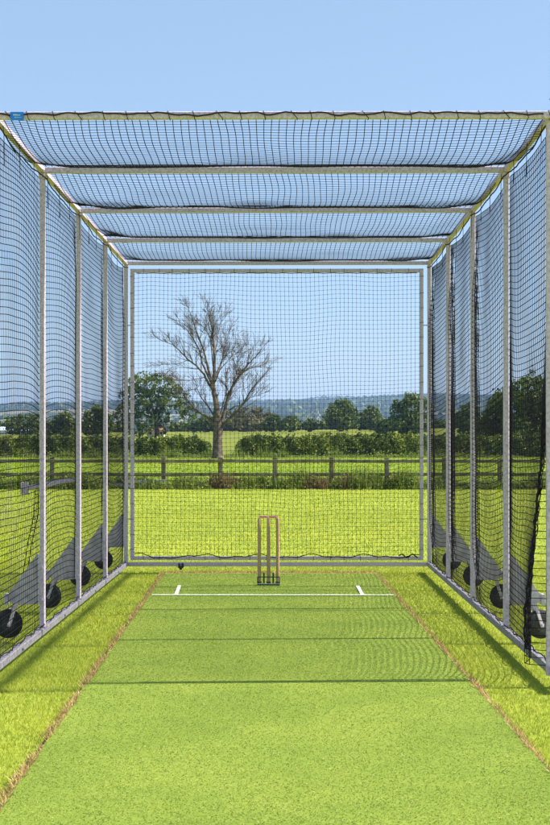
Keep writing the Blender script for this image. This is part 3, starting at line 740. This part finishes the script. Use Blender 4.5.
cl = [(X_at(px, 43), 43 + r.uniform(-0.3, 0.3), 0.17, r.uniform(0.4, 0.62), 240) for px in (213, 221, 228, 235, 310, 322, 347, 350, 372, 396, 60, 71)]
weeds('dock_weeds', cl, M_weedr, 'rusty brown dock weeds growing through the timber fence', 'weeds', 33)
cl = [(X_at(px, 116), 117 + r.uniform(-1.5, 1.0), r.uniform(0.35, 0.9), r.choice((0.25, 0.35, 0.5, 1.0)), 110) for px in range(-60, 620, 9) if r.random() < 0.75]
weeds('nettles', cl, M_weed, 'pale green nettles standing along the front of the hedge', 'weeds', 35)

# ------------------------------------------------------------------ hedges
def hedge(name, x0, x1, y0, depth, htop, per_m, leaf, mat, label, seed, hvar=0.35, ragged=0.25):
    r = np.random.default_rng(seed); L = x1 - x0; n = int(L * per_m)
    x = r.uniform(x0, x1, n); yy = r.uniform(-1, 1, n) * depth / 2
    def top(xq):
        z = htop + hvar * (0.3 * np.sin(xq * 0.35 + seed) + 0.2 * np.sin(xq * 1.07 + 2 * seed) + 0.3 * np.sin(xq * 4.1 + seed) + 0.25 * np.sin(xq * 9.7 + seed))
        e = np.clip(np.minimum(xq - x0, x1 - xq) / 1.2, 0, 1); return z * (0.45 + 0.55 * np.sqrt(e))
    t = top(x)
    u = r.random(n) ** 0.75; z = u * t * (1 - 0.0) ; shrink = np.sqrt(np.clip(1 - (u - 0.45) ** 2 * 2.2, 0.15, 1))
    bulge = 1 + 0.10 * np.sin(x * 1.1 + 3 * seed) + 0.13 * np.sin(x * 4.7 + z * 2.5) + 0.08 * np.sin(x * 9.1 - z * 5)
    surf = r.random(n) < 0.75; yy = np.where(surf, np.sign(yy) * (1 - np.abs(r.normal(0, 0.12, n))) * depth / 2, yy) * shrink * bulge
    z = z + r.normal(0, ragged * 0.25, n) + (r.random(n) > 0.985) * r.uniform(0, ragged * 2, n)
    P = np.stack([x, y0 + yy, ground_z(x, np.full(n, y0)) + np.maximum(z, 0.05)], -1)
    out = np.stack([np.zeros(n), np.sign(yy) * 0.8, (u > 0.75) * 1.0], -1)
    V, Fc = leaf_faces(P, np.full(n, leaf), r, up=0.25, out=out, outw=0.7, aspect=0.7)
    tint = np.clip(r.beta(2, 2.4, n) + 0.12 * np.sin(x * 0.8 + seed) + 0.1 * np.sin(x * 2.9 + z * 2), 0, 1)
    o = mesh_np(name, V, Fc, mat, tint=tint, loc=((x0 + x1) / 2, y0, gz((x0 + x1) / 2, y0)))
    return tag(o, label, 'hedge', 'field hedges')
HD = 120.0
hedge('hedge', -48, X_at(211, HD), HD, 2.2, 1.8, 1000, 0.21, M_hedge, 'dark clipped field hedge left of the dead tree', 3)
hedge('hedge', X_at(236, HD), 48, HD, 2.2, 2.0, 1000, 0.21, M_hedge, 'dark clipped field hedge right of the dead tree', 5)
hedge('hedge', -110, X_at(132, 345), 345, 4, 2.2, 130, 0.8, M_hedge, 'far hedge on the field crest left of the oak', 7, 0.8, 0.6)
hedge('hedge', X_at(170, 345), X_at(300, 345), 345, 4, 2.2, 150, 0.8, M_hedge, 'far hedge on the field crest behind the dead tree', 9, 0.8, 0.6)
hedge('hedge', X_at(303, 345), 110, 345, 4, 1.7, 120, 0.8, M_hedge, 'far hedge on the field crest right of centre below the round tree', 11, 0.8, 0.6)

# ------------------------------------------------------------------ leafy trees
def tree(px, ptop, pbase, pw, D, label, lobes, mat=M_oak, n=6000, leaf=0.5, seed=0, trunk=0.3, group=None, gap=0.0):
    """lobes: (u, v, ru, rv) in units of the crown box, u -1..1 across, v 0..1 up"""
    r = np.random.default_rng(seed + 100); x0 = X_at(px, D); zb = min(gz(x0, D), Z_at(pbase, D)); zt = Z_at(ptop, D)
    H = zt - zb; W = pw / F * D / 2
    tr = thing('tree', (x0, D, zb), label, 'tree', group or 'leafy trees round the fields')
    tot = sum(l[2] * l[3] for l in lobes); Ps, Os = [], []
    for (u, v, ru, rv) in lobes:
        k = int(n * ru * rv / tot); d = r.normal(size=(k, 3)); d /= np.linalg.norm(d, axis=1, keepdims=True)
        rad = 1 - np.abs(r.normal(0, 0.17, k)); rad = rad * (1 + 0.13 * np.sin(d[:, 0] * 7 + seed) * np.sin(d[:, 2] * 8 + 1) + 0.1 * np.sin(d[:, 1] * 11 + d[:, 0] * 9 + seed))
        dep = r.uniform(-0.35, 0.35) * W
        c = np.array([x0 + u * W, D + dep, zb + v * H]); s = np.array([ru * W, ru * W * 0.9, rv * H])
        P = c + d * rad[:, None] * s
        # clumps: pull leaves toward random cluster centres
        nc = max(6, k // 45); cc = P[r.integers(0, k, nc)]; idx = r.integers(0, nc, k)
        P = np.where((r.random(k) < 0.6)[:, None], cc[idx] + r.normal(0, 0.09, (k, 3)) * s * 1.1, P)
        Ps.append(P); Os.append(d)
    P = np.concatenate(Ps); O = np.concatenate(Os); P[:, 2] = np.maximum(P[:, 2], zb + 0.2)
    V, Fc = leaf_faces(P, np.full(len(P), leaf), r, up=0.2, out=O, outw=0.7, aspect=0.7)
    cl = 0.12 * np.sin(P[:, 0] * 1.3 + seed) + 0.1 * np.sin(P[:, 2] * 1.7 + seed)
    mesh_np('crown', V, Fc, mat, parent=tr, tint=np.clip(r.beta(2, 2.3, len(P)) + cl, 0, 1))
    m = MB(); rt = trunk; rp = random.Random(seed)
    mid = Vector((x0 + rp.uniform(-.3, .3), D, zb + H * 0.35)); m.tube([(x0, D, zb - 0.1), (x0, D, zb + 0.4), mid], [rt * 1.35, rt, rt * 0.8], 8)
    for (u, v, ru, rv) in lobes[:6]:
        e = Vector((x0 + u * W, D + rp.uniform(-.3, .3) * W, zb + v * H)); m.tube([mid - Vector((0, 0, H * 0.08)), mid.lerp(e, 0.5) + Vector((0, 0, 0.2)), e], [rt * 0.6, rt * 0.4, rt * 0.15], 6)
    m.build('trunk', M_trunk, tr, True)
    return tr
ROUND = [(0, 0.55, 0.75, 0.42), (-0.5, 0.42, 0.48, 0.34), (0.5, 0.42, 0.48, 0.34), (0.1, 0.3, 0.8, 0.28), (0.2, 0.75, 0.4, 0.22)]
BUSHY = [(0, 0.45, 0.7, 0.45), (-0.6, 0.35, 0.4, 0.33), (0.6, 0.3, 0.4, 0.3), (0.2, 0.65, 0.45, 0.3)]
WIDE = [(-0.6, 0.45, 0.4, 0.42), (0.55, 0.5, 0.45, 0.45), (0, 0.6, 0.5, 0.4), (0, 0.3, 0.95, 0.3)]
OAK = [(-0.35, 0.80, 0.42, 0.19), (0.05, 0.76, 0.45, 0.20), (-0.62, 0.62, 0.36, 0.17), (0.42, 0.62, 0.36, 0.15), (-0.75, 0.35, 0.30, 0.20), (-0.28, 0.25, 0.28, 0.22),
       (0.12, 0.38, 0.24, 0.16), (0.82, 0.36, 0.26, 0.12), (0.62, 0.44, 0.2, 0.1), (-0.05, 0.58, 0.4, 0.14), (-0.55, 0.12, 0.34, 0.12), (0.2, 0.2, 0.18, 0.12)]
tree(157, 371, 431.5, 80, 230, 'large spreading oak with gaps in its crown, left of the dead tree', OAK, n=10500, leaf=0.42, seed=1, trunk=0.42)
tree(341, 397.5, 427, 36, 300, 'tall round green tree standing alone right of centre', ROUND, n=5200, leaf=0.6, seed=2)
tree(371, 405, 426, 30, 310, 'lower green tree just right of the tall round one', BUSHY, n=4000, leaf=0.6, seed=3)
tree(412, 394.5, 431, 42, 240, 'dense dark tree beside the right edge of the back net', WIDE, n=6500, leaf=0.5, seed=4)
tree(392, 416, 430, 34, 240, 'low bushy tree between the dense dark tree and the round ones', BUSHY, n=3500, leaf=0.5, seed=14)
tree(246, 406, 426, 54, 320, 'olive brown loose tree behind the right branches of the dead tree', WIDE, mat=M_olive, n=4200, leaf=0.6, seed=5)
tree(205, 414, 427, 34, 320, 'small hazy tree between the oak and the dead tree', BUSHY, n=2600, leaf=0.6, seed=15)
tree(290, 415.5, 427, 26, 300, 'small round bush tree left of the pale hill fields', ROUND, n=2400, leaf=0.55, seed=6)
tree(309, 418, 427, 15, 300, 'smallest round bush tree below the pale hill fields', ROUND, n=1400, leaf=0.55, seed=7)
tree(273, 413, 427, 22, 310, 'dark bush tree at the right edge of the olive brown tree', BUSHY, n=2200, leaf=0.6, seed=8)
tree(97, 404, 431, 34, 240, 'dark tree seen through the left net between the third and fourth posts', ROUND, n=4800, leaf=0.5, seed=9)
tree(62, 411, 431, 34, 250, 'broad low tree seen through the left net between the second and third posts', BUSHY, n=3600, leaf=0.5, seed=10)
tree(24, 413, 428, 40, 280, 'low grey green tree behind the pale barn at far left', WIDE, n=3200, leaf=0.55, seed=11)
tree(468, 402, 431, 30, 220, 'round tree seen through the right net beside the third post', ROUND, n=4200, leaf=0.45, seed=12)
tree(497, 391, 456, 38, 128, 'medium dark tree left of the biggest tree at far right', ROUND, n=7000, leaf=0.3, seed=13)
tree(536, 374, 457, 74, 126, 'biggest dark tree at the far right behind the right net', WIDE + [(-0.2, 0.78, 0.5, 0.2), (0.4, 0.2, 0.5, 0.2)], n=14000, leaf=0.32, seed=16, trunk=0.35)

# far woods: far too many trees to count, belts and spinneys on the hills
r = np.random.default_rng(77); Ps = []
for i in range(72):
    D_ = r.uniform(1400, 4600); xc_ = r.uniform(-0.26, 0.26) * D_; L_ = r.uniform(40, 260) * D_ / 3000; k = int(L_ * 1.3)
    x_ = xc_ + r.uniform(-1, 1, k) * L_; y_ = D_ + r.normal(0, 14, k) + (x_ - xc_) * r.uniform(-0.5, 0.5)
    Ps.append(np.stack([x_, y_, ground_z(x_, y_) + r.uniform(1, 13, k)], -1))
x_ = r.uniform(-1400, 1400, 4200); y_ = 5200 + r.normal(0, 60, 4200); Ps.append(np.stack([x_, y_, ground_z(x_, y_) + r.uniform(0, 16, 4200) * (0.5 + 0.5 * np.sin(x_ / 90) ** 2)], -1))
P = np.concatenate(Ps); V, Fc = leaf_faces(P, 11.0, r, up=0.3, aspect=0.8)
o = mesh_np('far_woods', V, Fc, M_oak, tint=np.clip(r.beta(2, 3, len(P)), 0, 1)); tag(o, 'distant dark woods and tree belts on the blue hills', 'woods', kind='stuff')

# ------------------------------------------------------------------ the dead tree
TD = 113.0
def W3(zx, zy, dep):  # picture position of the branches, at the tree's real distance
    px = 130 + zx / 3.667; py = 280 + zy / 3.667; px = 217.5 + (px - 217.5) * 0.94; py = 455 + (py - 455) * 0.955
    return Vector((X_at(px, TD), TD + dep, Z_at(py, TD)))
base = Vector((X_at(217.5, TD), TD, gz(0, TD)))
dead = thing('bare_tree', base, 'tall leafless dead tree with spreading grey brown branches', 'tree')
m = MB()
m.tube([base - Vector((0, 0, 0.2)), base + Vector((0, 0, 0.25)), W3(321, 590, 0), W3(323, 550, 0), W3(320, 520, 0), W3(316, 470, 0)], [0.62, 0.47, 0.40, 0.42, 0.36, 0.27], 12)
m.build('trunk', M_bark, dead, True)
limbs = [
    ([(318, 500), (316, 450), (308, 405), (304, 370)], 0.0, 0.0, 0.27, 0.19),
    ([(304, 372), (309, 310), (308, 250), (304, 200), (297, 150), (287, 105), (274, 72)], 0.0, 1.0, 0.17, 0.02),
    ([(305, 385), (292, 340), (283, 300), (268, 240), (245, 180), (228, 130), (213, 88)], 0.0, -1.4, 0.15, 0.02),
    ([(305, 395), (287, 370), (270, 335), (240, 300), (205, 275), (172, 240), (148, 220), (115, 208)], 0.0, -0.8, 0.14, 0.018),
    ([(290, 350), (262, 290), (248, 235), (222, 190), (196, 155), (170, 125)], -0.4, 1.6, 0.10, 0.015),
    ([(308, 345), (322, 310), (338, 270), (344, 225), (357, 180)], 0.2, 2.0, 0.10, 0.015),
    ([(312, 360), (330, 318), (352, 295), (382, 262)], 0.0, -1.5, 0.07, 0.012),
    ([(303, 300), (296, 240), (290, 190), (270, 150), (250, 140)], 0.4, 1.2, 0.07, 0.012),
    ([(309, 240), (318, 200), (322, 165), (330, 120), (325, 100)], 0.8, 1.8, 0.05, 0.01),
    ([(318, 535), (292, 500), (262, 485), (232, 462), (210, 435), (190, 410), (172, 395)], 0.0, -1.0, 0.14, 0.018),
    ([(312, 500), (290, 465), (268, 435), (252, 415), (238, 385), (215, 388)], 0.0, 1.5, 0.09, 0.012),
    ([(270, 345), (240, 352), (205, 358), (165, 357)], -0.4, -1.6, 0.05, 0.012),
    ([(210, 278), (185, 290), (160, 298), (135, 297)], -0.8, -1.8, 0.035, 0.01),
    ([(327, 540), (340, 500), (350, 460), (360, 420), (380, 375), (405, 335), (440, 290), (470, 262), (490, 235)], 0.0, 0.9, 0.20, 0.018),
    ([(345, 520), (375, 495), (402, 470), (425, 440), (445, 405), (468, 372), (495, 345)], 0.0, -1.0, 0.15, 0.016),
    ([(352, 455), (372, 400), (380, 360), (392, 330), (388, 295), (398, 262)], 0.2, 1.8, 0.09, 0.012),
    ([(365, 470), (390, 455), (418, 452), (450, 425), (480, 415)], 0.0, -1.8, 0.07, 0.012),
    ([(402, 340), (425, 318), (452, 305), (478, 300), (500, 288)], 0.5, 1.6, 0.05, 0.01),
    ([(436, 295), (442, 265), (440, 235)], 0.7, 1.2, 0.045, 0.01),
    ([(425, 440), (418, 405), (425, 370), (418, 340)], -0.5, -1.5, 0.05, 0.01),
    ([(330, 525), (332, 480), (345, 430), (352, 395), (350, 360)], 0.3, 1.4, 0.09, 0.012)]
tw = MB(); rt = random.Random(42)
def twig(p, d, L, rad, depth):
    nseg = 4; pts = [p]; q = p.copy(); dd = d.copy()
    for i in range(nseg):
        dd = (dd + Vector((rt.gauss(0, .11), rt.gauss(0, .11), rt.gauss(0.05, .09)))).normalized(); q = q + dd * (L / nseg); pts.append(q.copy())
    rs = [max(0.009, rad * (1 - 0.8 * i / nseg)) for i in range(nseg + 1)]
    tw.tube(pts, rs, 4 if depth else 3, cap=False)
    if depth > 0:
        for i in range(1, nseg + 1):
            for _ in range(rt.choice((1, 1, 2)) if depth > 1 else 1):
                side = Vector((rt.gauss(0, 1), rt.gauss(0, 1), rt.gauss(0.1, 0.7))).normalized()
                twig(pts[i], (dd * 0.95 + side * 0.6).normalized(), L * rt.uniform(0.45, 0.75), rs[i] * 0.6, depth - 1)
lm = None
for pts2, d0, d1, r0, r1 in limbs:
    k = len(pts2); pts = [W3(a, b, d0 + (d1 - d0) * (i / (k - 1))) for i, (a, b) in enumerate(pts2)]
    rs = [r0 + (r1 - r0) * (i / (k - 1)) ** 0.8 for i in range(k)]
    dense = []; dr = []
    for i in range(k - 1):
        for s in range(3):
            f = s / 3; q = pts[i].lerp(pts[i + 1], f); a = 0.35 * (rs[i]) ; dense.append(q + Vector((rt.gauss(0, a * .5), rt.gauss(0, a * .5), rt.gauss(0, a * .4))) if (i or s) else q); dr.append(rs[i] + (rs[i + 1] - rs[i]) * f)
    dense.append(pts[-1]); dr.append(rs[-1])
    lm = MB(); lm.tube(dense, dr, 8 if r0 > 0.08 else 6); lm.build('limb', M_bark, dead, True)
    total = sum((dense[i + 1] - dense[i]).length for i in range(len(dense) - 1)); acc = 0; nxt = total * 0.28
    for i in range(1, len(dense)):
        acc += (dense[i] - dense[i - 1]).length
        while acc > nxt:
            nxt += rt.uniform(0.14, 0.34)
            d = (dense[i] - dense[i - 1]).normalized(); side = Vector((rt.gauss(0, 1), rt.gauss(0, 1), rt.gauss(0.15, 0.8))).normalized()
            Lw = rt.uniform(0.6, 1.9) * (1.2 - 0.5 * acc / total)
            twig(dense[i], (d * 1.0 + side * 0.75).normalized(), Lw, min(0.04, dr[i] * 0.5), 2 if rt.random() < 0.55 else 1)
    twig(dense[-1], (dense[-1] - dense[-2]).normalized(), 0.9, 0.02, 2)
tw.build('twigs', M_bark, dead)

# ------------------------------------------------------------------ far buildings
def house(px, D, w_, h, dpt, label, roofm, wallm, cat, name, roof_h):
    x = X_at(px, D); z = gz(x, D); t = thing(name, (x, D, z), label, cat)
    m = MB(); m.box(x - w_ / 2, x + w_ / 2, D, D + dpt, z - 0.3, z + h); m.build('wall', wallm, t)
    m = MB(); m.prism([(x - w_ / 2 - 0.2, D - 0.25, z + h + 0.01), (x - w_ / 2 - 0.2, D + dpt + 0.25, z + h + 0.01), (x - w_ / 2 - 0.2, D + dpt / 2, z + h + roof_h)], (w_ + 0.4, 0, 0)); m.build('roof', roofm, t)
    return t, x, z
t, x, z = house(155.5, 236, 2.9, 1.25, 2.5, 'small cream cottage half hidden under the oak', M_tile, M_render, 'cottage', 'cottage', 0.55)
for dx in (-0.9, 0.1, 1.0):
    m = MB(); m.box(x + dx - 0.18, x + dx + 0.18, 235.97, 235.995, z + 0.5, z + 0.95); m.build('window', M_dark, t)
t, x, z = house(14, 300, 8.6, 0.9, 5, 'long low pale barn at far left beyond the hedge', M_sheet, M_sheet, 'barn', 'barn', 0.9)
m = MB(); m.box(x - 1.2, x + 1.2, 299.96, 299.99, z + 0.0, z + 0.75); m.build('door', M_dark, t)

# ------------------------------------------------------------------ air
HAZE = True
if HAZE:
    m = bpy.data.materials.new('haze'); m.use_nodes = True; t = m.node_tree; t.nodes.remove(t.nodes['Principled BSDF'])
    pv = t.nodes.new('ShaderNodeVolumePrincipled'); pv.inputs['Density'].default_value = 0.00013; pv.inputs['Color'].default_value = (0.42, 0.62, 1.0, 1)
    pv.inputs['Anisotropy'].default_value = 0.1
    t.links.new(pv.outputs[0], t.nodes['Material Output'].inputs['Volume'])
    b = MB(); b.box(-3200, 3200, -80, 9200, -30, 190); o = b.build('haze', m); tag(o, 'thin blue summer haze over the far hills', 'haze', kind='stuff')
